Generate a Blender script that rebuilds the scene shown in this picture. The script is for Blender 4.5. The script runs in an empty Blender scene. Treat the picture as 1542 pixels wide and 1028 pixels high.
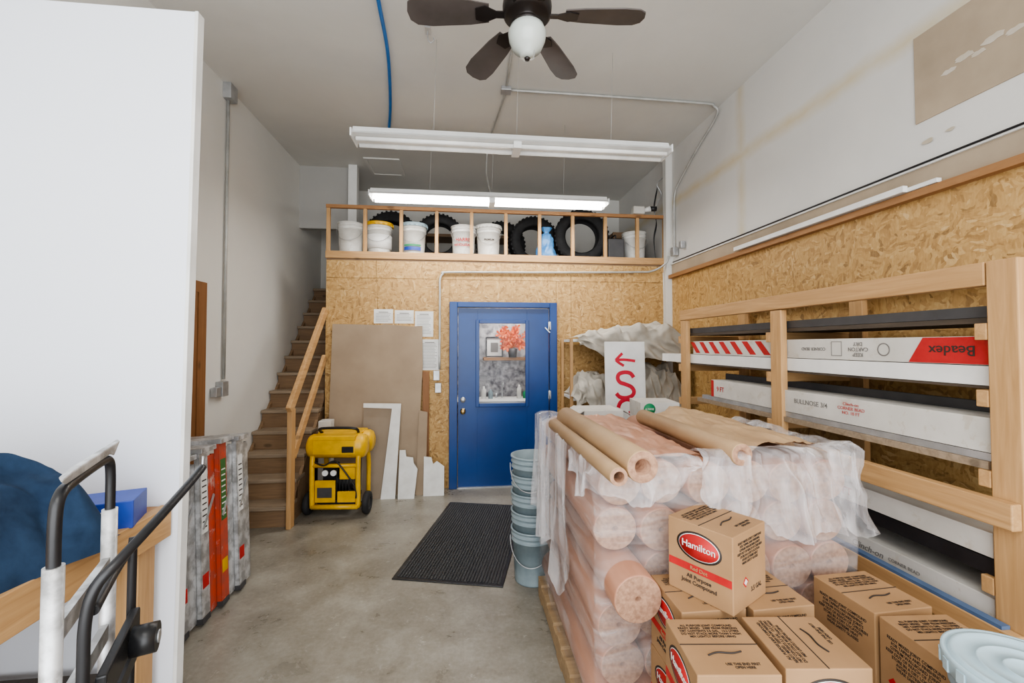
import bpy, bmesh, math, random
from mathutils import Vector, Matrix, Euler, noise
random.seed(7)
SC=bpy.context.scene
COL=SC.collection
PI=math.pi
def rad(a): return a*PI/180

# ------------------------------------------------------------------ materials
def newmat(name):
    m=bpy.data.materials.new(name); m.use_nodes=True
    nt=m.node_tree; nt.nodes.clear()
    out=nt.nodes.new('ShaderNodeOutputMaterial')
    b=nt.nodes.new('ShaderNodeBsdfPrincipled')
    nt.links.new(b.outputs[0],out.inputs[0])
    return m,nt,b,out
def N(nt,t,**kw):
    n=nt.nodes.new(t)
    for k,v in kw.items(): setattr(n,k,v)
    return n
def ramp(nt,fac,stops):
    r=N(nt,'ShaderNodeValToRGB')
    e=r.color_ramp.elements
    while len(e)<len(stops): e.new(0.5)
    for i,(p,c) in enumerate(stops):
        e[i].position=p; e[i].color=(c[0],c[1],c[2],1)
    nt.links.new(fac,r.inputs[0]); return r.outputs[0]
def coords(nt,scale=(1,1,1),rot=(0,0,0)):
    tc=N(nt,'ShaderNodeTexCoord'); mp=N(nt,'ShaderNodeMapping')
    mp.inputs['Scale'].default_value=scale; mp.inputs['Rotation'].default_value=rot
    nt.links.new(tc.outputs['Object'],mp.inputs[0]); return mp.outputs[0]
def noi(nt,vec,s,d=4,r=.55,dist=0):
    n=N(nt,'ShaderNodeTexNoise'); n.inputs['Scale'].default_value=s; n.inputs['Detail'].default_value=d
    n.inputs['Roughness'].default_value=r; n.inputs['Distortion'].default_value=dist
    nt.links.new(vec,n.inputs['Vector']); return n.outputs[0]
def mixc(nt,f,a,b,mode='MIX'):
    m=N(nt,'ShaderNodeMix'); m.data_type='RGBA'; m.blend_type=mode
    for sock,v in ((m.inputs[0],f),(m.inputs[6],a),(m.inputs[7],b)):
        if hasattr(v,'is_linked') or hasattr(v,'links'): nt.links.new(v,sock)
        elif isinstance(v,(int,float)): sock.default_value=v
        else: sock.default_value=(v[0],v[1],v[2],1)
    return m.outputs[2]
def math_(nt,op,a,b=None,c=None,clamp=False):
    m=N(nt,'ShaderNodeMath'); m.operation=op; m.use_clamp=clamp
    for i,v in enumerate((a,b,c)):
        if v is None: continue
        if isinstance(v,(int,float)): m.inputs[i].default_value=v
        else: nt.links.new(v,m.inputs[i])
    return m.outputs[0]
def bump(nt,b,h,strength,dist=.01):
    bp=N(nt,'ShaderNodeBump'); bp.inputs['Strength'].default_value=strength; bp.inputs['Distance'].default_value=dist
    nt.links.new(h,bp.inputs['Height']); nt.links.new(bp.outputs[0],b.inputs['Normal'])
def pm(name,c1,c2=None,scale=6,rough=.6,metal=0,bmp=.1,stretch=(1,1,1),emit=0,lo=.35,hi=.65,spec=.5,scuff=None):
    m,nt,b,o=newmat(name)
    c2=c2 or tuple(x*.82 for x in c1)
    v=coords(nt,stretch); n=noi(nt,v,scale)
    col=ramp(nt,n,[(lo,c2),(hi,c1)])
    if scuff:
        v2=coords(nt); s=ramp(nt,noi(nt,v2,11,7,.75,.5),[(.57,(0,0,0)),(.64,(1,1,1))])
        col=mixc(nt,math_(nt,'MULTIPLY',s,.6),col,scuff)
    nt.links.new(col,b.inputs['Base Color'])
    b.inputs['Roughness'].default_value=rough; b.inputs['Metallic'].default_value=metal
    b.inputs['Specular IOR Level'].default_value=spec
    if bmp: bump(nt,b,noi(nt,v,scale*4),bmp,.004)
    if emit:
        b.inputs['Emission Color'].default_value=(1,.97,.92,1); b.inputs['Emission Strength'].default_value=emit
    return m
def wood(name,c1,c2,axis='z',rough=.6):
    st={'x':(.6,9,9),'y':(9,.6,9),'z':(9,9,.6)}[axis]
    m,nt,b,o=newmat(name)
    v=coords(nt,st); n=noi(nt,v,3,6,.6,1.6)
    v2=coords(nt); n2=noi(nt,v2,2.2,4)
    col=ramp(nt,n,[(.3,c2),(.52,tuple((p+q)/2 for p,q in zip(c1,c2))),(.7,c1)])
    col=mixc(nt,math_(nt,'MULTIPLY',n2,.6),col,tuple(x*.68 for x in c1))
    st2={'x':(.45,1,1),'y':(1,.45,1),'z':(1,1,.45)}[axis]
    vo=N(nt,'ShaderNodeTexVoronoi'); vo.inputs['Scale'].default_value=5.5; nt.links.new(coords(nt,st2),vo.inputs['Vector'])
    kn=ramp(nt,vo.outputs['Distance'],[(.07,(1,1,1)),(.13,(0,0,0))])
    col=mixc(nt,math_(nt,'MULTIPLY',kn,.7),col,tuple(x*.28 for x in c1))
    nt.links.new(col,b.inputs['Base Color']); b.inputs['Roughness'].default_value=rough
    bump(nt,b,n,.15,.003); return m
LUM1=(.60,.37,.175); LUM2=(.39,.215,.085)
M={}
for a in 'xyz': M['wood_'+a]=wood('lumber_'+a,LUM1,LUM2,a)
for a in 'xyz': M['redwood_'+a]=wood('fir_'+a,(.43,.225,.095),(.28,.135,.055),a)
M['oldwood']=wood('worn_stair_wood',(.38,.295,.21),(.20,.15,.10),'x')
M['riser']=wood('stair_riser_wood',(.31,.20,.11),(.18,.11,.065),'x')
M['palletwood']=wood('pallet_wood',(.46,.32,.18),(.26,.17,.09),'x')
M['darkwood']=wood('dark_board',(.10,.075,.055),(.05,.04,.03),'y')

def osb():
    m,nt,b,o=newmat('oriented_strand_board')
    tc=N(nt,'ShaderNodeTexCoord')
    wn=N(nt,'ShaderNodeTexNoise'); wn.inputs['Scale'].default_value=5; wn.inputs['Detail'].default_value=3
    nt.links.new(tc.outputs['Object'],wn.inputs['Vector'])
    def vor(sc,rot,dist):
        mp=N(nt,'ShaderNodeMapping'); mp.inputs['Scale'].default_value=sc; mp.inputs['Rotation'].default_value=rot
        ad=N(nt,'ShaderNodeVectorMath'); ad.operation='MULTIPLY_ADD'
        nt.links.new(wn.outputs[1],ad.inputs[0]); ad.inputs[1].default_value=(dist,)*3
        nt.links.new(tc.outputs['Object'],ad.inputs[2])
        nt.links.new(ad.outputs[0],mp.inputs[0])
        v=N(nt,'ShaderNodeTexVoronoi'); v.inputs['Scale'].default_value=1
        nt.links.new(mp.outputs[0],v.inputs['Vector'])
        bw=N(nt,'ShaderNodeRGBToBW'); nt.links.new(v.outputs['Color'],bw.inputs[0]); return bw.outputs[0]
    a=vor((22,22,62),(.5,.5,.3),.18); c=vor((56,56,18),(.3,-.4,.6),.18)
    sel=noi(nt,coords(nt),9,3)
    selr=ramp(nt,sel,[(.48,(0,0,0)),(.52,(1,1,1))])
    f=mixc(nt,selr,a,c)
    fine=noi(nt,coords(nt,(50,50,18)),2,5)
    col=ramp(nt,f,[(.08,(.17,.09,.028)),(.25,(.36,.20,.065)),(.5,(.49,.30,.11)),(.78,(.58,.38,.155)),(.95,(.69,.50,.26))])
    col=mixc(nt,.28,col,ramp(nt,fine,[(.3,(.27,.15,.05)),(.7,(.64,.42,.19))]))
    big=noi(nt,coords(nt),1.7,3)
    col=mixc(nt,math_(nt,'MULTIPLY',big,.3),col,(.33,.19,.065))
    nt.links.new(col,b.inputs['Base Color']); b.inputs['Roughness'].default_value=.6
    bump(nt,b,f,.2,.004); return m
M['osb']=osb()

def concrete():
    m,nt,b,o=newmat('concrete_floor')
    v=coords(nt); n1=noi(nt,v,1.1,6,.62,.6); n2=noi(nt,v,4,8,.68,.4); n3=noi(nt,v,40,6,.7)
    c=ramp(nt,n1,[(.34,(.15,.13,.10)),(.5,(.235,.215,.175)),(.64,(.32,.30,.255))])
    c=mixc(nt,.42,c,ramp(nt,n2,[(.34,(.115,.10,.075)),(.52,(.25,.23,.19)),(.68,(.40,.38,.33))]))
    c=mixc(nt,.2,c,ramp(nt,n3,[(.35,(.13,.115,.095)),(.7,(.42,.40,.36))]))
    sp=ramp(nt,noi(nt,v,10,6,.8),[(.60,(0,0,0)),(.68,(1,1,1))])
    spm=math_(nt,'MULTIPLY',sp,.35)
    c=mixc(nt,spm,c,(.53,.51,.46))
    nt.links.new(c,b.inputs['Base Color'])
    r=math_(nt,'MULTIPLY_ADD',n2,.6,.05); nt.links.new(r,b.inputs['Roughness'])
    bump(nt,b,n3,.06,.004); return m
M['floor']=concrete()

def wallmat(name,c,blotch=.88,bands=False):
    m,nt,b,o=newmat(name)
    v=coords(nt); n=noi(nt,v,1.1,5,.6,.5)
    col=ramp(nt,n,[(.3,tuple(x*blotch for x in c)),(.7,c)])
    if bands:
        tc=N(nt,'ShaderNodeTexCoord'); sp=N(nt,'ShaderNodeSeparateXYZ'); nt.links.new(tc.outputs['Object'],sp.inputs[0])
        wob=noi(nt,v,3,4)
        def band(sock,pos,w):
            d=math_(nt,'ABSOLUTE',math_(nt,'SUBTRACT',math_(nt,'MULTIPLY_ADD',wob,.08,sock),pos+.04))
            return math_(nt,'SUBTRACT',1.0,math_(nt,'MULTIPLY',d,1/w),clamp=True)
        f=band(sp.outputs[2],3.34,.09)
        g=band(sp.outputs[1],3.62,.08)
        f=math_(nt,'MAXIMUM',f,math_(nt,'MULTIPLY',g,.7))
        f=math_(nt,'MULTIPLY',f,math_(nt,'MULTIPLY',noi(nt,v,5,3),1.3),clamp=True)
        col=mixc(nt,f,col,(.58,.49,.31))
    nt.links.new(col,b.inputs['Base Color']); b.inputs['Roughness'].default_value=.75
    bump(nt,b,noi(nt,v,30,4),.06,.004); return m
M['wall']=wallmat('painted_wall',(.69,.68,.645),.93)
M['header']=wallmat('wall_paint_shaded',(.42,.41,.39),.93)  # darker copy of the wall paint, puts the header's shade into its colour
M['wallR']=wallmat('taped_drywall',(.67,.66,.635),.91,True)
M['ceil']=wallmat('painted_ceiling',(.66,.65,.615),.91)
M['panel']=wallmat('white_panel',(.78,.81,.87),.97)
M['white']=pm('white_paint',(.78,.78,.76),(.68,.68,.66),5,.5)
M['plaster']=pm('gypsum_white',(.74,.74,.72),(.64,.63,.60),8,.8)
M['drypaper']=pm('drywall_brown_paper',(.345,.265,.185),(.285,.215,.15),2.5,.85,bmp=.05)
M['drypaper2']=pm('drywall_tan_face',(.31,.25,.19),(.26,.205,.15),2.5,.85,bmp=.05)
M['patch']=pm('bare_wall_patch',(.42,.34,.25),(.34,.275,.20),3,.85)
M['mud']=pm('thin_joint_mud',(.54,.49,.42),(.46,.40,.31),9,.85)
M['blue']=pm('blue_door_paint',(.003,.048,.21),(.002,.036,.17),2,.35,bmp=.03)
M['brass']=pm('brass',(.75,.55,.25),None,5,.3,1)
M['steel']=pm('galvanized_steel',(.55,.56,.57),(.42,.43,.44),12,.42,.7)
M['alu']=pm('scuffed_aluminium',(.66,.67,.68),(.36,.36,.36),16,.45,.55,lo=.4,hi=.6,scuff=(.25,.24,.22))
M['conduit']=pm('painted_conduit',(.50,.50,.48),(.40,.40,.38),9,.45,.3)
M['black']=pm('black_plastic',(.018,.018,.02),(.012,.012,.013),9,.38)
M['rubber']=pm('tire_rubber',(.022,.022,.024),(.012,.012,.013),14,.75,bmp=.4)
M['mat']=pm('floor_mat_rubber',(.058,.059,.061),(.030,.031,.033),60,.8,bmp=.8)
M['kraft']=pm('kraft_paper',(.46,.31,.175),(.38,.245,.135),4,.65)
M['carton']=pm('corrugated_carton',(.39,.235,.12),(.33,.195,.095),5,.7,bmp=.08)
M['rosin']=pm('rosin_paper',(.48,.25,.165),(.39,.19,.12),3,.42,stretch=(5,.6,5))
M['rollend']=pm('roll_end_paper',(.42,.25,.16),(.27,.15,.095),60,.8,bmp=.3)
M['red']=pm('red_print',(.50,.025,.025),(.40,.015,.015),12,.6)
M['redspray']=pm('red_spray_paint',(.62,.01,.04),(.5,.01,.03),12,.6)
M['ink']=pm('dark_ink',(.04,.03,.025),None,12,.7)
M['greyink']=pm('grey_ink',(.20,.19,.18),None,12,.7)
M['redink']=pm('faded_red_ink',(.50,.10,.09),None,12,.7)
M['whiteink']=pm('white_print',(.82,.80,.76),None,12,.6)
M['green']=pm('green_print',(.02,.25,.10),None,12,.6)
M['pail']=pm('white_pail_plastic',(.72,.72,.69),(.58,.57,.53),7,.4,scuff=(.45,.43,.38))
M['bluepail']=pm('grey_blue_pail_plastic',(.30,.37,.40),(.20,.26,.285),6,.4)
M['paillid']=pm('pale_pail_lid',(.40,.53,.59),(.34,.46,.52),7,.4)
M['yellow']=pm('yellow_enamel',(.74,.43,.010),(.56,.32,.008),7,.4)
M['orange']=pm('red_orange_fiberglass',(.52,.065,.03),(.38,.07,.04),18,.5,lo=.4,hi=.6,scuff=(.55,.45,.40))
M['bluebag']=pm('blue_plastic_bag',(.10,.28,.55),(.05,.18,.42),9,.35,bmp=.5)
M['bluepaint']=pm('blue_print',(.02,.06,.36),(.015,.045,.29),9,.45)
M['bluestrip']=pm('muted_blue_strip',(.10,.16,.28),(.07,.12,.22),9,.5)
M['bluehose']=pm('blue_hose',(.015,.16,.48),None,9,.4)
M['blanket']=pm('navy_quilted_fabric',(.026,.052,.10),(.013,.027,.055),9,.95,bmp=.6,spec=.2)
M['canvas']=pm('canvas_drop_cloth',(.52,.485,.425),(.38,.35,.30),5,.95,bmp=.5,spec=.2)
M['paperw']=pm('notice_paper',(.78,.78,.76),None,5,.7)
M['cartonw']=pm('white_carton',(.60,.58,.54),(.50,.48,.44),4,.6,scuff=(.44,.39,.32))
M['fixt']=pm('fixture_enamel',(.78,.79,.78),(.72,.73,.72),5,.35)
M['tubeoff']=pm('unlit_tube_faint_glow',(.85,.85,.83),None,5,.2,emit=.15)  # unlit tubes, faint emission added so they look bright white
M['tubeon']=pm('lit_tube',(.95,.95,.95),None,5,.3,emit=20)
M['globe']=pm('frosted_globe',(.58,.62,.58),(.52,.56,.52),5,.2)
M['bronze']=pm('dark_bronze',(.030,.025,.024),(.02,.015,.013),5,.35,.4)
M['blade']=pm('fan_blade_walnut',(.10,.085,.08),(.065,.055,.05),4,.45)
M['grout']=pm('grey_foil_wall',(.58,.58,.60),(.16,.16,.18),14,.5,bmp=.6)
M['flower']=pm('flower_petal',(.72,.06,.02),(.8,.22,.05),30,.6)
M['leaf']=pm('leaf_green',(.05,.16,.04),None,30,.6)
M['grey']=pm('dark_grey_metal',(.10,.10,.105),None,9,.5,.5)
M['woodtrim']=wood('brown_door_trim',(.30,.14,.055),(.20,.085,.03),'z')

def glassmat():
    m,nt,b,o=newmat('window_glass')
    t=N(nt,'ShaderNodeBsdfTransparent'); g=N(nt,'ShaderNodeBsdfGlossy'); g.inputs['Roughness'].default_value=.02
    v=coords(nt); f=math_(nt,'MULTIPLY_ADD',noi(nt,v,3),.008,.004)
    mx=N(nt,'ShaderNodeMixShader'); nt.links.new(f,mx.inputs[0]); nt.links.new(t.outputs[0],mx.inputs[1]); nt.links.new(g.outputs[0],mx.inputs[2])
    nt.links.new(mx.outputs[0],o.inputs[0]); return m
M['glass']=glassmat()
def film(name,lo,hi,st=(1,1,1),sc=7,a=.42,bb=.68,rough=.16,bs=.5,det=3):
    m,nt,b,o=newmat(name)
    b.inputs['Base Color'].default_value=(.76,.74,.75,1); b.inputs['Roughness'].default_value=rough
    v=coords(nt,st,(.45,.3,0)); n=noi(nt,v,sc,det,.55,1.0)
    f=ramp(nt,n,[(a,(lo,lo,lo)),(bb,(hi,hi,hi))])
    t=N(nt,'ShaderNodeBsdfTransparent')
    mx=N(nt,'ShaderNodeMixShader'); nt.links.new(f,mx.inputs[0]); nt.links.new(t.outputs[0],mx.inputs[1]); nt.links.new(b.outputs[0],mx.inputs[2])
    nt.links.new(mx.outputs[0],o.inputs[0])
    bump(nt,b,n,bs,.02); return m
M['film']=film('stretch_wrap',.10,.36,(.8,.8,4.5),2.6,.42,.72,.10,.5)
M['filmloose']=film('loose_stretch_wrap',.16,.52,(3.5,3.5,.8),2.6,.36,.70,.14,.5)

# ------------------------------------------------------------------ mesh builder
class B:
    def __init__(s): s.bm=bmesh.new(); s.T=None
    def _v(s,p):
        p=Vector(p)
        if s.T is not None: p=s.T@p
        return s.bm.verts.new(p)
    def box(s,x0,x1,y0,y1,z0,z1,mi=0):
        v=[s._v((x,y,z)) for z in (z0,z1) for y in (y0,y1) for x in (x0,x1)]
        for q in ((0,2,3,1),(4,5,7,6),(0,1,5,4),(2,6,7,3),(1,3,7,5),(0,4,6,2)):
            f=s.bm.faces.new([v[i] for i in q]); f.material_index=mi
        return s
    def bar(s,p0,p1,w,h,up=(0,0,1)):
        p0=Vector(p0);p1=Vector(p1);d=(p1-p0).normalized();u=Vector(up)
        r=d.cross(u)
        if r.length<1e-4: r=Vector((1,0,0))
        r.normalize();u=r.cross(d).normalized()
        v=[]
        for p in (p0,p1):
            for a,b in ((-1,-1),(1,-1),(1,1),(-1,1)): v.append(s._v(p+r*a*w/2+u*b*h/2))
        for q in ((0,3,2,1),(4,5,6,7),(0,1,5,4),(1,2,6,5),(2,3,7,6),(3,0,4,7)): s.bm.faces.new([v[i] for i in q])
        return s
    def cyl(s,p0,p1,r,r2=None,n=20,mi=0,capmi=None):
        r2=r if r2 is None else r2
        p0=Vector(p0);p1=Vector(p1);d=(p1-p0).normalized()
        a=Vector((0,0,1)) if abs(d.z)<.9 else Vector((1,0,0))
        u=d.cross(a).normalized();w=d.cross(u)
        A=[];Bb=[]
        for i in range(n):
            t=2*PI*i/n; o=u*math.cos(t)+w*math.sin(t)
            A.append(s._v(p0+o*r));Bb.append(s._v(p1+o*r2))
        for i in range(n):
            j=(i+1)%n; f=s.bm.faces.new([A[i],Bb[i],Bb[j],A[j]]); f.material_index=mi; f.smooth=True
        for ring in (A,list(reversed(Bb))):
            f=s.bm.faces.new(ring); f.material_index=mi if capmi is None else capmi
        return s
    def lathe(s,prof,c=(0,0,0),n=32,axis='z',closed=False,mis=None):
        c=Vector(c);rings=[]
        for r,h in prof:
            ring=[]
            for i in range(n):
                t=2*PI*i/n; a=r*math.cos(t); b=r*math.sin(t)
                p={'z':(a,b,h),'y':(a,h,b),'x':(h,a,b)}[axis]
                ring.append(s._v(c+Vector(p)))
            rings.append(ring)
        m=len(rings)
        for k in range(m if closed else m-1):
            R0=rings[k];R1=rings[(k+1)%m]
            for i in range(n):
                j=(i+1)%n; f=s.bm.faces.new([R0[i],R0[j],R1[j],R1[i]]); f.smooth=True
                if mis: f.material_index=mis[k]
        if not closed:
            if prof[0][0]>1e-5: s.bm.faces.new(list(reversed(rings[0])))
            if prof[-1][0]>1e-5: s.bm.faces.new(rings[-1])
        return s
    def tube(s,pts,r,n=10,smooth=True,sub=6):
        P=[Vector(p) for p in pts]
        if smooth and len(P)>2:
            Q=[]
            for i in range(len(P)-1):
                p0=P[max(i-1,0)];p1=P[i];p2=P[i+1];p3=P[min(i+2,len(P)-1)]
                for k in range(sub):
                    t=k/sub
                    Q.append(.5*((2*p1)+(p2-p0)*t+(2*p0-5*p1+4*p2-p3)*t*t+(3*p1-p0-3*p2+p3)*t**3))
            Q.append(P[-1]);P=Q
        prev=None;rings=[]
        for i,p in enumerate(P):
            d=(P[min(i+1,len(P)-1)]-P[max(i-1,0)]).normalized()
            if prev is None:
                a=Vector((0,0,1)) if abs(d.z)<.9 else Vector((1,0,0)); u=d.cross(a).normalized()
            else:
                u=(prev-d*prev.dot(d)).normalized()
            prev=u;w=d.cross(u)
            rings.append([s._v(p+(u*math.cos(2*PI*k/n)+w*math.sin(2*PI*k/n))*r) for k in range(n)])
        for a,b in zip(rings,rings[1:]):
            for k in range(n):
                j=(k+1)%n; f=s.bm.faces.new([a[k],a[j],b[j],b[k]]); f.smooth=True
        s.bm.faces.new(list(reversed(rings[0])));s.bm.faces.new(rings[-1]);return s
    def grid(s,fn,nu,nv):
        V=[[s._v(fn(i/nu,j/nv)) for i in range(nu+1)] for j in range(nv+1)]
        for j in range(nv):
            for i in range(nu):
                f=s.bm.faces.new([V[j][i],V[j][i+1],V[j+1][i+1],V[j+1][i]]); f.smooth=True
        return s
    def poly(s,pts,dvec):
        a=[s._v(p) for p in pts]; b=[s._v(Vector(p)+Vector(dvec)) for p in pts]
        n=len(pts); s.bm.faces.new(a); s.bm.faces.new(list(reversed(b)))
        for i in range(n):
            j=(i+1)%n; s.bm.faces.new([a[j],a[i],b[i],b[j]])
        return s
    def obj(s,name,mat,root=None,bevel=0,label=None,W=False,solid=0,sub=0):
        bmesh.ops.recalc_face_normals(s.bm,faces=s.bm.faces[:])
        me=bpy.data.meshes.new(name); s.bm.to_mesh(me); s.bm.free()
        o=bpy.data.objects.new(name,me)
        for m in (mat if isinstance(mat,(list,tuple)) else [mat]): me.materials.append(M[m] if isinstance(m,str) else m)
        COL.objects.link(o)
        if solid:
            md=o.modifiers.new('sol','SOLIDIFY'); md.thickness=solid
        if bevel:
            md=o.modifiers.new('bev','BEVEL'); md.width=bevel; md.segments=2; md.limit_method='ANGLE'
        if root is not None:
            o.parent=root
            if W: o.matrix_parent_inverse=Matrix.Translation(-Vector(root.location))
        if label: o['label']=label
        return o
def meta(o,label,cat,group=None,kind=None):
    o['label']=label;o['category']=cat
    if group:o['group']=group
    if kind:o['kind']=kind
    return o
def thing(name,label,cat,loc=(0,0,0),rz=0,group=None,rot=None):
    e=bpy.data.objects.new(name,None); e.empty_display_size=.05
    e.location=loc; e.rotation_euler=rot if rot else (0,0,rz)
    COL.objects.link(e); return meta(e,label,cat,group)
def solo(b,name,mat,label,cat,group=None,**kw):
    o=b.obj(name,mat,**kw)
    vs=[v.co for v in o.data.vertices]
    c=Vector(((min(v.x for v in vs)+max(v.x for v in vs))/2,(min(v.y for v in vs)+max(v.y for v in vs))/2,min(v.z for v in vs)))
    o.data.transform(Matrix.Translation(-c)); o.location=c
    return meta(o,label,cat,group)
def struct(b,name,mat,**kw):
    o=b.obj(name,mat,**kw); o['kind']='structure'; return o
def dup(root,loc,rz=None,label=None,rot=None):
    r=root.copy(); COL.objects.link(r); r.location=loc
    if rz is not None: r.rotation_euler=(0,0,rz)
    if rot is not None: r.rotation_euler=rot
    if label: r['label']=label
    for ch in root.children:
        c=ch.copy(); c.parent=r; c.matrix_parent_inverse=ch.matrix_parent_inverse.copy(); COL.objects.link(c)
    return r
def text(body,size,mat,root,loc,rot,name='lettering',off=0,sx=1,ext=.0006,W=False,align='CENTER',shear=0):
    cu=bpy.data.curves.new('t','FONT'); cu.body=body; cu.size=size; cu.align_x=align; cu.align_y='CENTER'
    cu.extrude=ext; cu.offset=off; cu.resolution_u=3; cu.shear=shear
    o=bpy.data.objects.new('t',cu); COL.objects.link(o); bpy.context.view_layer.update()
    dg=bpy.context.evaluated_depsgraph_get()
    me=bpy.data.meshes.new_from_object(o.evaluated_get(dg)); bpy.data.objects.remove(o)
    me.materials.clear(); me.materials.append(M[mat])
    n=bpy.data.objects.new(name,me); COL.objects.link(n)
    n.matrix_basis=Matrix.Translation(loc)@Euler(rot).to_matrix().to_4x4()@Matrix.Diagonal((sx,1,1,1))
    n.parent=root
    if W: n.matrix_parent_inverse=Matrix.Translation(-Vector(root.location))
    return n
FY=(PI/2,0,0)            # facing -Y
FX=(PI/2,0,-PI/2)        # facing -X
def fbm(x,y,z=0,o=4):
    a=1;s=0
    for i in range(o):
        s+=a*noise.noise(Vector((x,y,z))); x*=2.03;y*=2.03;z=z*2.03+3.1; a*=.5
    return s
def ridge(x,y,z=0):
    return 1-abs(noise.noise(Vector((x,y,z))))*2

# ------------------------------------------------------------------ camera
cam=bpy.data.cameras.new('camera'); co=bpy.data.objects.new('camera',cam); COL.objects.link(co)
co.location=(0,0,1.62); co.rotation_euler=(rad(91.5),0,rad(-6.23))
cam.sensor_width=36; cam.lens=650/1542*36; cam.shift_y=-.0071; cam.clip_start=.05
SC.camera=co
try: SC.view_settings.look='AgX - Medium High Contrast'
except Exception as e: print('look',e)

# ------------------------------------------------------------------ room shell
XL,XR,ZC,YB,YF=-2.15,2.48,3.97,6.72,-1.6
struct(B().box(XL-.1,XR+.1,YF,YB+.1,-.1,0),'floor','floor')
struct(B().box(XL-.1,XR+.1,YF,YB+.1,ZC,ZC+.1),'ceiling','ceil')
struct(B().box(XL-.1,XL,YF,YB+.1,0,ZC),'wall_left','wall')
struct(B().box(XR,XR+.1,YF,YB+.1,0,ZC),'wall_right','wallR')
struct(B().box(XL,XR,YB,YB+.1,0,ZC),'wall_rear','wall')
b=B()
def pan(x0,x1,z0,z1): b.box(x0+.002,x1-.002,5.0,5.012,z0+.002,z1-.002)
pan(-1.543,-.98,0,1.2);pan(-.98,-.175,0,1.2);pan(-1.543,-.98,1.2,2.38);pan(-.98,-.175,1.2,2.38)
pan(-.175,1.07,2.12,2.38);pan(1.07,1.25,0,2.38);pan(1.25,2.48,0,1.75);pan(1.25,2.48,1.75,2.38)
for x0,x1 in ((-1.543,-1.0),(-1.0,-.3),(-.3,.42),(.42,1.25),(1.25,2.48)): pan(x0,x1,2.38,2.58)
b.box(-1.543,-.175,5.012,5.10,0,2.58);b.box(1.07,2.48,5.012,5.10,0,2.58);b.box(-.175,1.07,5.012,5.10,2.12,2.58)
struct(b,'wall_partition','osb')
struct(B().box(-1.543,2.48,5.0,YB,2.58,2.665),'floor_loft','riser')
struct(B().box(-1.55,2.44,4.985,5.05,2.60,2.68),'trim_1','wood_x',bevel=.003)
struct(B().box(-1.543,-1.50,5.10,YB,0,2.58),'wall_stair','osb')
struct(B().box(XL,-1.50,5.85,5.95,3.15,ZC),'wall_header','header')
b=B();b.box(-1.27,-.83,5.5,5.54,3.955,3.975);b.box(-1.27,-.83,6.0,6.04,3.955,3.975);b.box(-1.27,-1.23,5.54,6.0,3.955,3.975);b.box(-.87,-.83,5.54,6.0,3.955,3.975);b.box(-1.23,-.87,5.54,6.0,3.962,3.98)
struct(b,'trim_2','wall')
solo(B().box(-1.51,-1.40,5.74,5.85,2.665,ZC),'support_post','white','white painted square post on the loft','post',bevel=.003)
b=B();b.box(XL,XL+.02,3.72,3.83,0,2.14);b.box(XL,XL+.02,2.85,3.72,2.05,2.14);b.box(XL,XL+.02,2.85,2.94,0,2.05);b.box(XL,XL+.012,2.94,3.72,0,2.05)
struct(b,'door_2','woodtrim')
struct(B().box(2.40,2.48,4.92,5.0,0,ZC),'trim_3','wall')

struct(B().box(XR-.012,XR,-.5,4.92,.0,2.42),'wall_board','osb')
b=B();b.box(XR-.06,XR,-.5,4.92,2.42,2.46)
struct(b,'trim_4','redwood_y')
struct(B().box(XR-.015,XR,-.5,4.92,2.46,2.585),'trim_5','patch')
struct(B().box(XR-.03,XR,-.5,4.92,2.585,2.60),'trim_6','white')
solo(B().tube([(XR-.035,-.4,2.595),(XR-.035,2,2.600),(XR-.035,4.85,2.605)],.006,6),'cable','black','thin black cable run along the wall ledge','cable')
b=B();b.box(XR-.006,XR,1.0,2.1,2.84,3.32)
struct(b,'trim_7','patch')
b=B()
for (y,z,r) in ((1.93,3.03,.022),(1.86,3.06,.028),(1.80,3.04,.02),(1.74,3.07,.03),(1.66,3.05,.024),(2.04,2.72,.02),(1.93,2.73,.014)):
    pts=[(XR-.0065,y+r*1.5*math.cos(t*PI/8)*(1+.5*noise.noise(Vector((t*.9,y*9,0)))),z+r*.6*math.sin(t*PI/8)*(1+.5*noise.noise(Vector((t*.9,z*9,5))))) for t in range(16)]
    b.poly(pts,(-.001,0,0))
struct(b,'trim_8','mud')
for i,(z,x) in enumerate(((2.475,.02),(2.49,.045))):
    solo(B().box(XR-.05-x,XR-.02-x,1.95+i*.15,3.55+i*.05,2.462,2.462+.022+.012*i),'moulding_strip','white','long white plastic moulding strip lying on the wall ledge','moulding','moulding strips on ledge')

def slant(x0,x1t,x1b,y0,y1,x0b=None):
    bb=B();x0b=x0 if x0b is None else x0b
    bb.poly([(x0b,y0,0),(x1b,y0,0),(x1t,y0,3.05),(x0,y0,3.05)],(0,y1-y0,0));return bb
struct(slant(XL,-1.152,-1.190,1.95,1.985),'wall_white_panel','panel',bevel=.002)
struct(slant(-1.152,-1.138,-1.176,1.945,1.99,-1.190),'trim_9','white',bevel=.002)

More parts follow.
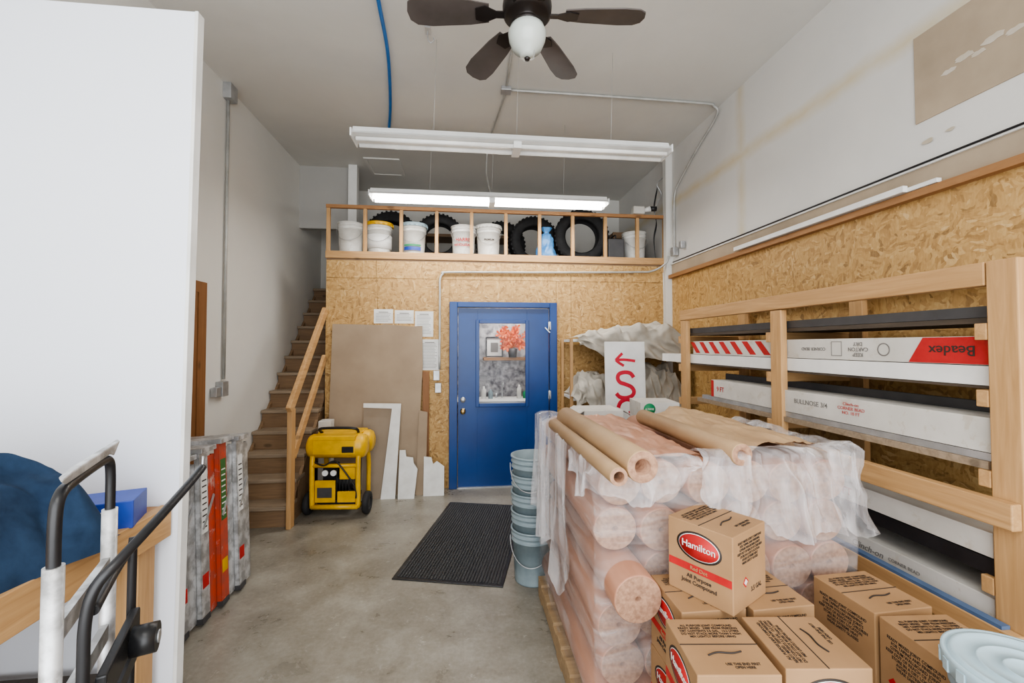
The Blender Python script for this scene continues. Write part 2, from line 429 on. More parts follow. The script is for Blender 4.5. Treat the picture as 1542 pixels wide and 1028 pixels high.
# ------------------------------------------------------------------ door
d=bpy.data.objects.new('door_1',None); COL.objects.link(d); d.location=(.45,5,0); d['kind']='structure'
b=B();b.box(-.175,-.085,4.95,5.08,0,2.12);b.box(.985,1.07,4.95,5.08,0,2.12);b.box(-.085,.985,4.95,5.08,2.06,2.12)
b.obj('door_frame','blue',d,bevel=.004,W=True)
b=B();b.box(-.075,.145,4.985,5.03,.01,2.05);b.box(.72,.975,4.985,5.03,.01,2.05);b.box(.145,.72,4.985,5.03,1.895,2.05);b.box(.145,.72,4.985,5.03,.01,.935)
b.obj('door_slab','blue',d,bevel=.001,W=True)
b=B();b.box(.125,.165,4.972,4.99,.915,1.915);b.box(.70,.74,4.972,4.99,.915,1.915);b.box(.165,.70,4.972,4.99,1.875,1.915);b.box(.165,.70,4.972,4.99,.915,.955)
b.obj('window_trim','blue',d,bevel=.004,W=True)
B().box(.15,.715,5.0,5.006,.94,1.89).obj('window_pane','glass',d,W=True)
B().lathe([(.0,-.03),(.026,-.03),(.03,-.02),(.03,-.0),(.032,0)],(-.02,4.985,1.0),20,'y').obj('deadbolt','steel',d,W=True)
B().lathe([(0,-.07),(.022,-.068),(.03,-.052),(.024,-.032),(.012,-.028),(.012,-.006),(.032,-.005),(.032,0)],(-.02,4.985,.87),20,'y').obj('knob','brass',d,W=True)
for z in (.25,1.05,1.85): B().cyl((.98,4.945,z-.05),(.98,4.945,z+.05),.008).box(.965,.995,4.945,4.953,z-.045,z+.045).obj('hinge','steel',d,W=True)
B().box(-.08,.98,4.96,5.06,.0,.012).obj('threshold','steel',d,W=True)
b=B().bar((.93,4.96,1.83),(.985,4.945,1.77),.012,.012)
b.obj('door_chain','steel',d,W=True)

# room behind door
struct(B().box(-.9,1.9,6.0,6.05,0,2.58),'wall_inner','grout')
sh=solo(B().box(.25,.95,5.78,5.995,1.42,1.46),'shelf','redwood_x','wooden wall shelf in the room behind the door','shelf',bevel=.003)
t=thing('picture_frame','framed picture standing on the wooden shelf','picture frame',(.40,5.88,1.46))
b=B();b.box(-.12,.12,-.01,.01,0,.02);b.box(-.12,.12,-.01,.01,.26,.28);b.box(-.12,-.1,-.01,.01,.02,.26);b.box(.1,.12,-.01,.01,.02,.26);b.obj('frame','black',t)
B().box(-.1,.1,0,.006,.02,.26).obj('picture','paperw',t)
b=B();b.box(-.05,.05,-.003,.0,.07,.2);b.obj('print','greyink',t)
t=thing('flower_arrangement','orange and red artificial flowers in a small pot','flowers',(.64,5.80,1.46))
B().lathe([(0,0),(.05,0),(.07,.12),(.06,.12),(.045,.01),(0,.01)],(0,0,0)).obj('pot','grey',t)
b=B()
for i in range(34):
    a=random.random()*2*PI;r=random.random()**.5*.19;z=.13+random.random()*.34*(1-r*2.0)
    x,y=r*math.cos(a),r*.35*math.sin(a)-.03
    for k in range(6):
        aa=k*2*PI/6+a; q=.035+.02*random.random()
        # petals open toward the viewer side and upward
        ca,sa=math.cos(aa),math.sin(aa)
        b.poly([(x,y,z),(x+q*math.cos(aa-.35),y-.012,z+q*math.sin(aa-.35)),(x+q*1.4*ca,y-.02,z+q*1.4*sa),(x+q*math.cos(aa+.35),y-.012,z+q*math.sin(aa+.35))],(0,.002,0))
b.obj('blossom','flower',t)
b=B()
for i in range(16):
    a=random.random()*PI;b.bar((0,.02,.1),(.20*math.cos(a),.04,.12+.24*math.sin(a)),.012,.003)
b.obj('foliage','leaf',t)
t=thing('wash_counter','white counter with a curved tap','counter',(.5,5.70,0))
B().box(-.7,.7,-.25,.25,.88,.92).obj('countertop','white',t,bevel=.004)
B().box(-.68,.68,-.22,.24,0,.88).obj('cabinet_body','cartonw',t,bevel=.004)
B().tube([(0,.1,.92),(0,.1,1.09),(0,.05,1.13),(0,-.04,1.13),(0,-.07,1.08)],.009).cyl((-.08,.1,.92),(-.08,.1,.98),.015).obj('tap','steel',t)
for k,(x,h,m) in enumerate(((-.25,.16,'pail'),(-.16,.12,'bluepail'),(.22,.18,'pail'),(.3,.1,'green'))):
    solo(B().lathe([(0,0),(.03,0),(.032,h*.7),(.014,h*.85),(.014,h),(0,h)],(.5+x,5.72,.9205),20),'soap_bottle',m,'small plastic bottle standing on the wash counter','bottle','bottles on counter')

# ------------------------------------------------------------------ staircase
t=thing('staircase','narrow worn wooden stairs rising to the loft','stairs',(-1.85,4.1,0))
for n in range(1,14):
    y=4.1+.192*(n-1); z=.187*n
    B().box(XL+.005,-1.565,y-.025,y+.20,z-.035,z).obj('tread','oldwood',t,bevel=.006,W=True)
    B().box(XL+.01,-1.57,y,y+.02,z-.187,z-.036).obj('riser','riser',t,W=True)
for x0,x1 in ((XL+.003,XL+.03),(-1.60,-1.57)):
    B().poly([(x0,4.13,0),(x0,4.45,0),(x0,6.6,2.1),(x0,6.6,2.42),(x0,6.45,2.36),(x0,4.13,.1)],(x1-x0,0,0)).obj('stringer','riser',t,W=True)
t=thing('stair_handrail','pine newel post with two sloping stair rails','handrail',(-1.54,4.08,0))
B().box(-1.562,-1.522,4.03,4.12,0,1.05).obj('newel_post','wood_z',t,bevel=.004,W=True)
B().bar((-1.542,4.02,1.04),(-1.542,4.975,2.01),.04,.09).obj('handrail_board','wood_y',t,bevel=.004,W=True)
B().bar((-1.542,4.12,.62),(-1.542,4.975,1.49),.035,.085).obj('middle_rail','wood_y',t,bevel=.004,W=True)

# ------------------------------------------------------------------ loft railing
t=thing('loft_railing','bare pine railing along the loft edge','railing',(.4,5.02,2.68))
B().box(-1.55,2.44,4.985,5.025,3.165,3.205).obj('top_rail','redwood_x',t,bevel=.003,W=True)
for x in [-1.545+.4*i for i in range(10)]+[2.40]:
    B().box(x,x+.038,4.99,5.03,2.68,3.165).obj('baluster','wood_z',t,bevel=.003,W=True)

# ------------------------------------------------------------------ pails
def pail(label,loc,bodymat='pail',lid=None,group='pails on the loft',h=.37,r=.145,handle=True,rz=0):
    t=thing('plastic_pail',label,'bucket',loc,rz,group)
    prof=[(0,0),(r*.86,0),(r*.865,.01),(r*.96,h*.78),(r*1.03,h*.78),(r*1.03,h*.80),(r*.975,h*.80),(r*.98,h*.88),(r*1.04,h*.88),(r*1.04,h*.90),(r*.99,h*.90),(r,h*.97),(r*1.06,h*.97),(r*1.06,h),(r*.97,h),(r*.83,.02),(0,.02)]
    B().lathe(prof).obj('pail_body',bodymat,t)
    if lid:
        b=B().lathe([(0,h+.013),(r*.30,h+.013),(r*.31,h+.016),(r*.34,h+.016),(r*.35,h+.013),(r*.62,h+.013),(r*.63,h+.016),(r*.66,h+.016),(r*.67,h+.013),(r*.90,h+.013),(r*.93,h+.020),(r*1.00,h+.020),(r*1.02,h+.013),(r*1.05,h+.013),(r*1.07,h+.018),(r*1.11,h+.018),(r*1.12,h+.010),(r*1.11,h-.022),(r*1.065,h-.022),(r*1.065,h+.002),(0,h+.002)],n=48)
        for k in range(20):
            a=2*PI*k/20; b.T=Matrix.Rotation(a,4,'Z'); b.box(r*1.105,r*1.135,-.010,.010,h-.022,h+.006)
        b.obj('lid',lid,t)
    if handle:
        pts=[(r*1.05*math.cos(a),-.02-.10*math.sin(a)-.0,h*.85-(h*.5)*math.sin(a)*.9) for a in [PI*k/10 for k in range(11)]]
        pts=[(p[0],-(abs(math.sqrt(max(0,(r*1.08)**2-p[0]**2))))-.004,p[2]) for p in pts]
        B().tube(pts,.003,6).obj('handle','steel',t)
    return t
zl=2.668
p=pail('tall white plastic pail on the loft floor',(-1.33,5.2,zl))
p=pail('white plastic pail with yellow rim and lid',(-1.01,5.22,zl),lid='yellow')
B().lathe([(.141,.08),(.147,.24)],n=32).obj('pail_label','white',p)
p=pail('white pail with blue and green printing',(-.61,5.22,zl),lid='paillid')
for k,(m,z0,z1) in enumerate((('bluepaint',.06,.10),('green',.11,.13))):
    b=B();b.grid(lambda u,v:(.1475*math.cos(-PI/2-.7+1.4*u),.1475*math.sin(-PI/2-.7+1.4*u),z0+(z1-z0)*v),10,1);b.obj('print',m,p)
p=pail('white plastic pail with red HARRIS WHOLESALE print',(-.02,5.2,zl))
def curvetext(s,size,mat,root,r,z,off=.001):
    o=text(s,size,mat,root,(0,0,0),(0,0,0),off=off,ext=.0)
    for v in o.data.vertices:
        a=-PI/2+v.co.x/r; y=v.co.y; v.co=Vector((r*math.cos(a),r*math.sin(a),z+y))
curvetext('HARRIS',.058,'red',p,.151,.19,.001)
curvetext('WHOLESALE',.042,'red',p,.151,.13,.0008)
p=pail('white plastic pail with small dark print and metal bail',(.28,5.2,zl),lid='pail')
curvetext('PREMIUM',.03,'ink',p,.151,.2)
p=pail('white plastic pail beside the loft railing post',(2.13,5.25,zl))
def tire(label,loc,R=.33,w=.20,rz=0,tilt=0):
    t=thing('tire',label,'tire',loc,group='tires stored on the loft',rot=(tilt,0,rz))
    prof=[(R*.60,-w*.38),(R*.66,-w*.5),(R*.85,-w*.52),(R*.95,-w*.46),(R*.99,-w*.38),(R,-w*.15),(R*.97,-w*.13),(R*.97,-w*.08),(R,-w*.07),(R,w*.07),(R*.97,w*.08),(R*.97,w*.13),(R,w*.15),(R*.99,w*.38),(R*.95,w*.46),(R*.85,w*.52),(R*.66,w*.5),(R*.60,w*.38),(R*.63,w*.3),(R*.9,w*.3),(R*.9,-w*.3),(R*.63,-w*.3)]
    b=B().lathe(prof,(0,0,R),40,'y',closed=True)
    for k in range(36):
        a=2*PI*k/36
        for s in (-1,1):
            b.T=Matrix.Translation((0,0,R))@Matrix.Rotation(a,4,'Y')
            b.box(-.012,.012,s*w*.36-.025,s*w*.36+.025,R*.96,R*1.012)
    b.obj('tire_carcass','rubber',t); return t
tire('black truck tire leaning upright behind the railing',(.92,5.75,zl+.006),.335,.22,rz=.1)
tire('large black truck tire standing on the loft',(1.50,5.48,zl+.006),.35,.22,rz=-.1)
tire('black tire standing behind the pails',(-.33,5.60,zl+.006),.31,.2)
tire('black tire standing beside the pails',(.50,6.05,zl+.006),.34,.2)
tire('black tire partly hidden by a pail',(-.95,5.75,zl+.006),.34,.2)
b=B()
def bagf(u,v):
    a=2*PI*u; r=.11*(1-v)**.6+.018 if v<.8 else .018+(v-.8)*.28
    r*=1+.25*fbm(math.cos(a)*2,math.sin(a)*2,v*4)
    if v==0:r=0.001
    return (r*math.cos(a),r*.8*math.sin(a),.38*v)
b.grid(bagf,40,24);o=b.obj('plastic_bag','bluebag');o.location=(.98,5.15,zl);meta(o,'blue plastic bag tied at the neck','bag')
t=thing('shop_radio','grey utility speaker on a bracket at the railing','speaker',(2.1,5.0,3.206))
B().box(-.09,.05,-.05,.05,0,.09).obj('housing','cartonw',t,bevel=.01);B().cyl((.05,0,.05),(.13,-.02,.07),.02,.035).obj('horn','white',t);B().cyl((.13,-.021,.07),(.2,-.03,.07),.03,.03).obj('lens_hood','black',t)
t=thing('toolbox','dark metal toolbox on the loft floor','toolbox',(1.84,5.20,zl))
B().box(-.10,.10,-.12,.12,0,.26).obj('body','grey',t,bevel=.01);B().tube([(0,-.08,.26),(0,-.08,.31),(0,.08,.31),(0,.08,.26)],.008).obj('handle','black',t)
t=thing('storage_crate','dark brown slatted crate on the loft floor','crate',(2.18,5.75,zl))
b=B()
for k in range(5): b.box(-.2,.2,-.15,-.135,.1*k,.1*k+.08);b.box(-.2,.2,.135,.15,.1*k,.1*k+.08)
for x in (-.19,.17):
    b.box(x,x+.02,-.135,.135,0,.48)
b.obj('slatted_side','riser',t)
t=thing('wood_shelf','low wooden shelf frame on the loft','shelf',(.1,6.45,zl))
B().box(-.75,.75,-.2,.2,.52,.56).obj('board','riser',t);
for x in (-.7,.7): B().box(x-.02,x+.02,-.18,.18,0,.52).obj('leg','riser',t)
for k in range(3):
    x=2.34+.035*k
    solo(B().tube([(x,5.08+.07*k,2.67),(x-.02,5.09+.07*k,2.95),(x+.01,5.08+.07*k,3.15),(x-.01,5.1+.07*k,3.35),(2.38+.03*k,5.1+.07*k,3.6)],.004,6),'hanging_cable','black','thin dark cable hanging in the loft corner','cable','loft cables')
solo(B().tube([(2.30,5.02,3.21),(2.33,5.02,3.35),(2.40,5.04,3.48),(2.34,5.03,3.60),(2.44,5.05,3.70)],.006,6),'hanging_cable','steel','grey cable rising from the loft railing end','cable')

# ------------------------------------------------------------------ fluorescent fixtures
def fixture(label,x0,x1,y,z,tube,lit,zc=ZC):
    t=thing('fluorescent_fixture',label,'ceiling light',((x0+x1)/2,y,z))
    L=(x1-x0)/2
    B().poly([(-L,-.10,.0),(-L,.10,0),(-L,.06,.03),(-L,.035,.075),(-L,-.035,.075),(-L,-.06,.03)],(2*L,0,0)).obj('reflector_housing','fixt',t,bevel=.003)
    for s in (-1,1): B().box(s*L-.006,s*L+.006,-.1,.1,-.025,.035).obj('end_cap','fixt',t,bevel=.002)
    for cx in (-L/2,L/2):
        for yy in (-.055,.055):
            B().cyl((cx-L/2+.03,yy,-.026),(cx+L/2-.03,yy,-.026),.016,n=14).obj('tube',tube,t)
    B().box(-.03,.03,-.085,.085,-.05,0).obj('lamp_holder','fixt',t)
    for cx in (-L*.52,0,L*.62):
        if zc: B().cyl((cx,0,.07),(cx+.02,0,zc-z),.0015,n=6).obj('hanging_wire','conduit',t)
    return t
fixture('long white unlit twin-tube shop light hung on wires',-.83,1.62,3.3,3.17,'tubeoff',False)
fixture('long lit twin-tube shop light before the railing',-.95,1.50,4.46,3.13,'tubeon',True)

# ------------------------------------------------------------------ ceiling fan
t=thing('ceiling_fan','ceiling fan with dark blades, bronze motor and globe light','ceiling fan',(.32,2.2,3.13))
B().lathe([(0,0),(.035,.0),(.04,.015),(.075,.04),(.095,.085),(.1,.12),(.09,.15),(.07,.165)],n=36).obj('globe','globe',t)
B().lathe([(0,-.02),(.012,-.018),(.016,-.008),(.008,.0),(0,.0)],n=16).obj('finial','bronze',t)
B().lathe([(0,.155),(.075,.155),(.085,.17),(.06,.185),(.06,.2),(.11,.205),(.125,.22),(.13,.26),(.125,.30),(.09,.33),(.03,.35),(.02,.36),(.02,.73),(.06,.75),(.07,.83),(0,.835)],n=36).obj('motor_housing','bronze',t)
B().tube([(.03,-.02,.16),(.035,-.03,.05),(.03,-.03,-.03)],.0015,5).obj('pull_chain','steel',t)
for k,a in enumerate((-4,56,116,176,236,296)):
    R=Matrix.Rotation(rad(a),4,'Z')@Matrix.Translation((0,0,.225))@Matrix.Rotation(rad(12),4,'X')
    b=B();b.T=R
    pts=[(.20,-.05,0),(.30,-.066,0),(.50,-.080,0),(.58,-.074,0),(.615,-.048,0),(.625,0,0),(.615,.048,0),(.58,.074,0),(.50,.080,0),(.30,.066,0),(.20,.05,0)]
    b.poly(pts,(0,0,.007));b.obj('blade','blade',t)
    b=B();b.T=R;b.box(.10,.16,-.018,.018,-.008,0);b.poly([(.16,-.018,-.001),(.22,-.045,-.001),(.27,-.03,-.001),(.27,.03,-.001),(.22,.045,-.001),(.16,.018,-.001)],(0,0,-.006));b.obj('blade_bracket','bronze',t)

# ------------------------------------------------------------------ conduits and cables
def conduit(label,pts,r=.011,mat='conduit',name='electrical_conduit',cat='conduit',boxes=(),sub=6,smooth=True):
    t=thing(name,label,cat,pts[0]);B().tube(pts,r,10,smooth,sub).obj('pipe',mat,t,W=True)
    for (x,y,z,sx,sy,sz) in boxes:
        B().box(x-sx/2,x+sx/2,y-sy/2,y+sy/2,z-sz/2,z+sz/2).obj('junction_box','steel',t,bevel=.004,W=True)
    return t
conduit('grey conduit running down the wall to a switch box',[(-2.13,4.1,3.93),(-2.13,4.1,1.32)],.013,boxes=[(-2.115,4.1,3.9,.07,.12,.14),(-2.12,4.06,1.24,.06,.10,.13),(-2.12,3.96,1.22,.05,.07,.08)],smooth=False)
conduit('grey conduit crossing the ceiling and dropping down the wall',[(.40,3.87,3.955),(1.2,3.87,3.955),(2.25,3.88,3.955),(2.40,3.90,3.945),(2.455,3.95,3.88),(2.455,4.3,3.72),(2.455,4.68,3.52),(2.455,4.80,3.42),(2.455,4.83,3.2),(2.455,4.83,2.75)],.012,boxes=[(.367,3.87,3.95,.09,.09,.035),(2.44,4.80,2.72,.06,.08,.10),(2.44,4.62,2.76,.05,.05,.08)])
conduit('grey conduit on the ceiling toward the fan',[(.33,2.4,3.955),(.36,3.0,3.957),(.367,3.80,3.957)],.011)
conduit('grey conduit crossing the ceiling to the loft light',[(.365,3.94,3.957),(.30,4.6,3.957),(.26,4.9,3.95),(.24,4.9,3.6),(.27,4.56,3.24)],.009)
conduit('grey conduit bent along the strand board above the door',[(-.285,4.975,1.35),(-.285,4.975,2.2),(-.285,4.975,2.37),(-.25,4.975,2.44),(-.17,4.975,2.46),(.8,4.975,2.475),(2.0,4.975,2.50),(2.25,4.975,2.52),(2.38,4.90,2.60),(2.40,4.86,2.68)],.012,boxes=[(-.32,4.98,1.28,.07,.03,.11),(-.30,4.975,1.14,.07,.04,.11)])
conduit('blue air hose running across the ceiling',[(-.58,1.9,3.94),(-.58,2.6,3.95),(-.59,3.02,3.94),(-.62,3.5,3.945),(-.72,4.2,3.94),(-.83,4.76,3.945)],.014,'bluehose','air_hose','hose')
t=thing('ceiling_hook','metal hook and short wire under the ceiling','hook',(-.28,3.2,3.9))
B().tube([(0,0,.07),(0,0,0),(.02,0,-.03),(.045,0,-.01),(.04,0,.01)],.004,6).box(-.02,.02,-.04,.04,.055,.069).obj('hook','steel',t)
dup(t,(-.28,2.95,3.9))
conduit('thin pale wire hanging at the wall corner',[(2.38,4.97,2.5),(2.385,4.97,2.0),(2.37,4.97,1.75)],.004,'pail','electrical_wire','wire')

# ------------------------------------------------------------------ notices on OSB
for (x0,x1,z0,z1,l) in ((-1.02,-.81,1.87,2.03,'printed safety notice pinned to strand board'),(-.79,-.58,1.87,2.02,'printed notice pinned beside others'),(-.565,-.36,1.72,2.01,'tall printed notice pinned to strand board'),(-.51,-.29,1.34,1.69,'white printed sheet above the switch boxes')):
    t=thing('paper_notice',l,'notice',((x0+x1)/2,4.999,z0),group='notices on strand board')
    w=x1-x0;h=z1-z0
    B().box(-w/2,w/2,-.001,.001,0,h).obj('sheet','paperw',t)
    b=B();z=h-.03
    b.box(-w*.25,w*.25,-.002,-.0012,z-.008,z)
    while z>.04:
        z-=.017;b.box(-w*.40,w*(.40-.15*random.random()),-.002,-.0012,z-.004,z)
    b.obj('printed_lines','greyink',t)

# ------------------------------------------------------------------ drywall offcuts
def leanpoly(name,label,pts,ybot,lean,th,mat,cat='drywall',edge=None,group=None):
    b=B();P=[(x,ybot+lean*z,z) for x,z in pts]
    b.poly(P,(0,th,0));return solo(b,name,mat,label,cat,group)
leanpoly('drywall_sheet','large brown-backed drywall sheet leaning on strand board',[(-1.47,.0),(-.50,0),(-.49,.9),(-.47,1.4),(-.48,1.84),(-.6,1.835),(-.9,1.86),(-.93,1.85),(-1.46,1.86)],4.84,.07,.013,'drypaper')
leanpoly('drywall_sheet','tan-faced drywall offcut leaning on the big sheet',[(-1.09,.0),(-.80,0),(-.76,.94),(-1.08,.945)],4.74,.08,.013,'drypaper2')
leanpoly('drywall_strip','L-shaped white drywall offcut leaning upright',[(-.88,0),(-.73,0),(-.685,.99),(-1.08,1.0),(-1.08,.955),(-.78,.94)],4.715,.08,.012,'plaster')
leanpoly('drywall_offcut','small stepped white drywall offcut on the floor',[(-.70,0),(-.53,0),(-.50,.30),(-.54,.36),(-.55,.42),(-.62,.43),(-.63,.5),(-.69,.5)],4.70,.1,.012,'plaster')
leanpoly('drywall_offcut','narrow tall brown drywall strip',[(-.53,0),(-.42,0),(-.41,.88),(-.5,.9)],4.80,.1,.012,'drypaper')
leanpoly('drywall_offcut','small white drywall scrap with notched edge',[(-.44,0),(-.22,0),(-.22,.30),(-.30,.36),(-.34,.33),(-.36,.40),(-.44,.41)],4.76,.12,.012,'plaster')
solo(B().box(-.47,-.40,4.945,4.975,0,1.33),'wood_stud','woodtrim','thin wooden strip standing against strand board','board')

# ------------------------------------------------------------------ floor mat
t=thing('floor_mat','dark grey ribbed rubber-backed entrance mat on concrete','mat',(.055,3.73,0),-rad(13.8))
B().box(-.39,.39,-.74,.74,0.0005,.008).obj('mat_border','black',t,bevel=.003)
b=B()
for i in range(34):
    x=-.36+.0216*i; b.box(x,x+.013,-.71,.71,.008,.0125)
b.obj('ribbed_pile','mat',t)

# ------------------------------------------------------------------ twin-tank compressor
t=thing('air_compressor','yellow wheeled twin-tank job-site air compressor','air compressor',(-1.20,4.44,0),rad(-4))
t.scale=(.97,.97,.94)
for y in (-.11,.11):
    B().lathe([(0,-.29),(.07,-.288),(.105,-.27),(.12,-.24),(.12,.24),(.105,.27),(.07,.288),(0,.29)],(0,y,.70),28,'x').obj('air_tank','yellow',t)
b=B();b.box(-.20,.20,-.236,-.225,.64,.78);b.box(-.20,.20,-.236,.20,.78,.822)
b.obj('tank_cowl','yellow',t,bevel=.012)
b=B()
for x in (-.22,.22):
    b.tube([(x,-.18,.10),(x,-.19,.45),(x,-.18,.62)],.024)
    b.tube([(x,.16,.12),(x,.17,.45),(x,.13,.60)],.022)
    b.tube([(x,-.18,.12),(x,0,.09),(x,.16,.12)],.022)
b.tube([(-.22,-.19,.11),(.22,-.19,.11)],.024).tube([(-.22,-.19,.52),(.22,-.19,.52)],.02)
b.obj('tube_frame','yellow',t)
B().tube([(-.18,-.05,.82),(-.18,-.12,.87),(-.1,-.14,.885),(.1,-.14,.885),(.18,-.12,.87),(.18,-.05,.82)],.014).obj('handle','black',t)
b=B();b.box(-.17,.17,-.10,.10,.14,.18);b.cyl((-.12,0,.32),(.14,0,.32),.10,n=24);b.box(-.15,-.06,-.10,.10,.22,.48)
for k in range(6): b.box(-.05+.03*k,-.038+.03*k,-.11,.11,.2,.46)
b.obj('engine','black',t,bevel=.003)
b=B();b.box(-.195,.0,-.185,-.165,.15,.37);b.box(.02,.195,-.185,-.165,.15,.26);b.box(.04,.19,-.185,-.165,.38,.50)
b.obj('control_panel','yellow',t,bevel=.006)
B().box(-.17,-.03,-.189,-.185,.20,.30).obj('louvre','grey',t)
for x in (-.09,-.01): B().cyl((x,-.19,.45),(x,-.21,.45),.028).obj('pressure_gauge','paperw',t)
B().box(.08,.19,-.248,-.236,.66,.72).obj('pressure_switch','black',t,bevel=.004)
b=B().tube([(-.19,-.20,.56),(-.1,-.22,.53),(0,-.21,.57),(.08,-.22,.5),(.2,-.20,.3),(.21,-.21,.2)],.008);b.obj('rubber_hose','black',t)
for x in (-.285,.285):
    B().lathe([(.05,-.03),(.08,-.03),(.105,-.024),(.112,-.012),(.112,.012),(.105,.024),(.08,.03),(.05,.03)],(x,-.10,.120),28,'x',closed=True).obj('wheel','rubber',t)
    B().cyl((x-.02,-.10,.120),(x+.02,-.10,.120),.052).obj('wheel_hub','grey',t)
B().cyl((-.285,-.10,.120),(.285,-.10,.120),.012).obj('axle','grey',t)
b=B();b.box(-.05,.05,.13,.19,0,.12);b.obj('rest_foot','black',t)
solo(B().box(-1.50,-1.38,4.66,4.80,0,.84),'cardboard_carton','cartonw','tall narrow white carton beside the stairs','box',bevel=.004)

# ------------------------------------------------------------------ stepladders
def ladder(label,x,y,h,rail,rear,rz,tilt=0):
    t=thing('stepladder',label,'ladder',(x,y,0),group='folded stepladders',rot=(rad(-2),tilt,rz))
    for s in (-1,1):
        X=s*.22
        b=B();b.box(X-.014,X+.014,-.092,-.088,0.004,h);b.box(X+s*.013-.002,X+s*.013+.002,-.092,-.004,0.004,h);b.box(X-.014,X+.014,-.008,-.004,0.004,h)
        b.obj('front_rail',rail,t)
        b=B();b.box(X-.012,X+.012,.001,.005,.02,h*.97);b.box(X+s*.010-.002,X+s*.010+.002,.001,.080,.02,h*.97);b.box(X-.012,X+.012,.076,.080,.02,h*.97)
        b.obj('rear_rail',rear,t)
        B().box(X-.02,X+.02,-.093,-.01,0.004,.035).obj('foot','grey',t)
        B().bar((X+s*.019,-.07,h*.55),(X+s*.019,.055,h*.72),.004,.02).obj('spreader','steel',t)
        b=B();b.box(X+s*.0155,X+s*.0165,-.08,-.015,h*.52,h*.90);b.obj('warning_label','paperw' if rail=='alu' else 'leaf',t)
        b=B();b.box(X+s*.0155,X+s*.0165,-.08,-.015,h*.20,h*.28);b.obj('duty_label','red' if rail=='alu' else 'yellow',t)
        b=B()
        for q in range(9): b.box(X+s*.0166,X+s*.0172,-.072,-.025,h*(.55+.035*q),h*(.55+.035*q)+.008)
        b.obj('label_print','ink' if rail=='alu' else 'whiteink',t)
    k=1
    while k*.27<h-.1:
        b=B();z=k*.27;b.box(-.208,.208,-.07,-.015,z,z+.004);b.box(-.208,.208,-.072,-.068,z-.025,z);b.obj('step','alu',t)
        B().cyl((-.21,.04,z-.05),(.21,.04,z-.05),.009).obj('rear_brace','alu',t);k+=1
    B().box(-.25,.25,-.093,.076,h,h+.03).obj('top_cap','alu',t,bevel=.003)
ladder('short folded aluminium stepladder behind the white partition',-1.745,2.60,.95,'alu','alu',rad(3),rad(-3))
ladder('folded red-orange fibreglass stepladder with labels',-1.73,2.775,.97,'alu','orange',rad(3),rad(-3))
ladder('folded red-orange stepladder with aluminium rear rails',-1.715,2.95,.99,'orange','alu',rad(3),rad(-3))
ladder('folded aluminium stepladder beside the stairs',-1.70,3.125,.97,'alu','alu',rad(3),rad(-3))

# ------------------------------------------------------------------ workbench, blanket, blue carton
t=thing('workbench','rough lumber workbench with plywood top','workbench',(-1.68,1.1,0))
B().box(XL+.01,-1.24,.2,1.94,.935,.96).obj('bench_top','redwood_y',t,bevel=.003,W=True)
B().box(-1.24,-1.20,.2,1.94,.84,.965).obj('apron','wood_y',t,bevel=.003,W=True)
for y in (.3,1.1,1.82):
    B().box(-1.33,-1.24,y,y+.09,0,.935).obj('leg','wood_z',t,bevel=.003,W=True);B().box(-2.1,-2.01,y,y+.09,0,.935).obj('leg','wood_z',t,bevel=.003,W=True)
B().box(XL+.02,-1.26,.25,1.9,.30,.33).obj('lower_shelf','darkwood',t,W=True)
b=B()
def bl(u,v):
    x=-2.0+.80*u;y=.98+.68*v
    e=min(1,5*min(u,1-u))*min(1,5*min(v,1-v)); e=math.sin(e*PI/2)**.8
    w=u*2.6+.7*fbm(u*2,v*2,1.7,2); q=v*2.6+.7*fbm(u*2,v*2,8.7,2)
    f1=(.5+.5*math.sin(w*9+q*3)); f2=(.5+.5*math.sin(q*11-w*4)); f3=(.5+.5*math.sin(w*15+q*13))
    h=.27*e*(.85+.2*fbm(u*1.3,v*1.3,4.2,2))+.05*e*f1**1.6+.035*e*f2**1.6+.014*e*f3+.012*e*ridge(u*9,v*9,2)
    return (x+.05*fbm(u*3,v*3,9,2)+.02*f2,y+.05*fbm(u*3,v*3,5,2)-.02*f1,.963+max(h,.0))
b.grid(bl,130,120);solo(b,'moving_blanket','blanket','soft folded navy blue moving blanket heaped on the workbench','blanket')
t=thing('small_carton','blue printed carton lying on the workbench','box',(-1.33,1.75,.961),rad(20))
B().box(-.12,.12,-.08,.08,0,.10).obj('carton_body','bluepaint',t,bevel=.003)
b=B();b.box(-.09,.06,-.0815,-.08,.045,.07);b.obj('print','whiteink',t)
# hand truck
t=thing('hand_truck','compact aluminium hand truck with black handles','hand truck',(-.86,1.1,0))
A=Vector((-.795,.944,0));Bv=Vector((-.93,1.259,0))
def at(f,z,o=0):
    p=A.lerp(Bv,f); return (p.x+o*.93,p.y+o*.36,z)
for f in (0,1): B().cyl(at(f,.15),at(f,1.19),.0165).obj('side_rail','alu',t,W=True)
for z in (.35,.62,.88,1.05): B().bar(at(0.06,z),at(.94,z),.016,.04).obj('cross_bar','alu',t,W=True)
B().tube([at(0,1.15),at(0,1.275),at(.06,1.32),at(.25,1.33),at(.75,1.33),at(.94,1.32),at(1,1.275),at(1,1.15)],.011,12).obj('loop_handle','black',t,W=True)
b=B();b.poly([at(.1,1.345),at(.9,1.345),at(1.0,1.335),at(1.15,1.365),at(1.0,1.365),at(.2,1.365),at(.02,1.36)],(.03,-.03,.0));b.obj('cast_grip','alu',t,W=True,bevel=.004)
b=B()
b.tube([at(.02,.55,.045),at(.02,.95,.045),at(.02,1.07,.047),at(.04,1.13,.06),at(.12,1.165,.09),at(.45,1.212,.14),at(.8,1.25,.18),at(1.0,1.272,.20)],.0105,12)
b.obj('folding_handle','black',t,W=True)
B().tube([at(.98,.55,.05),at(.98,1.06,.05),at(.94,1.09,.055),at(.5,1.095,.055),at(.05,1.08,.056)],.010,12).obj('lower_handle_bar','black',t,W=True)
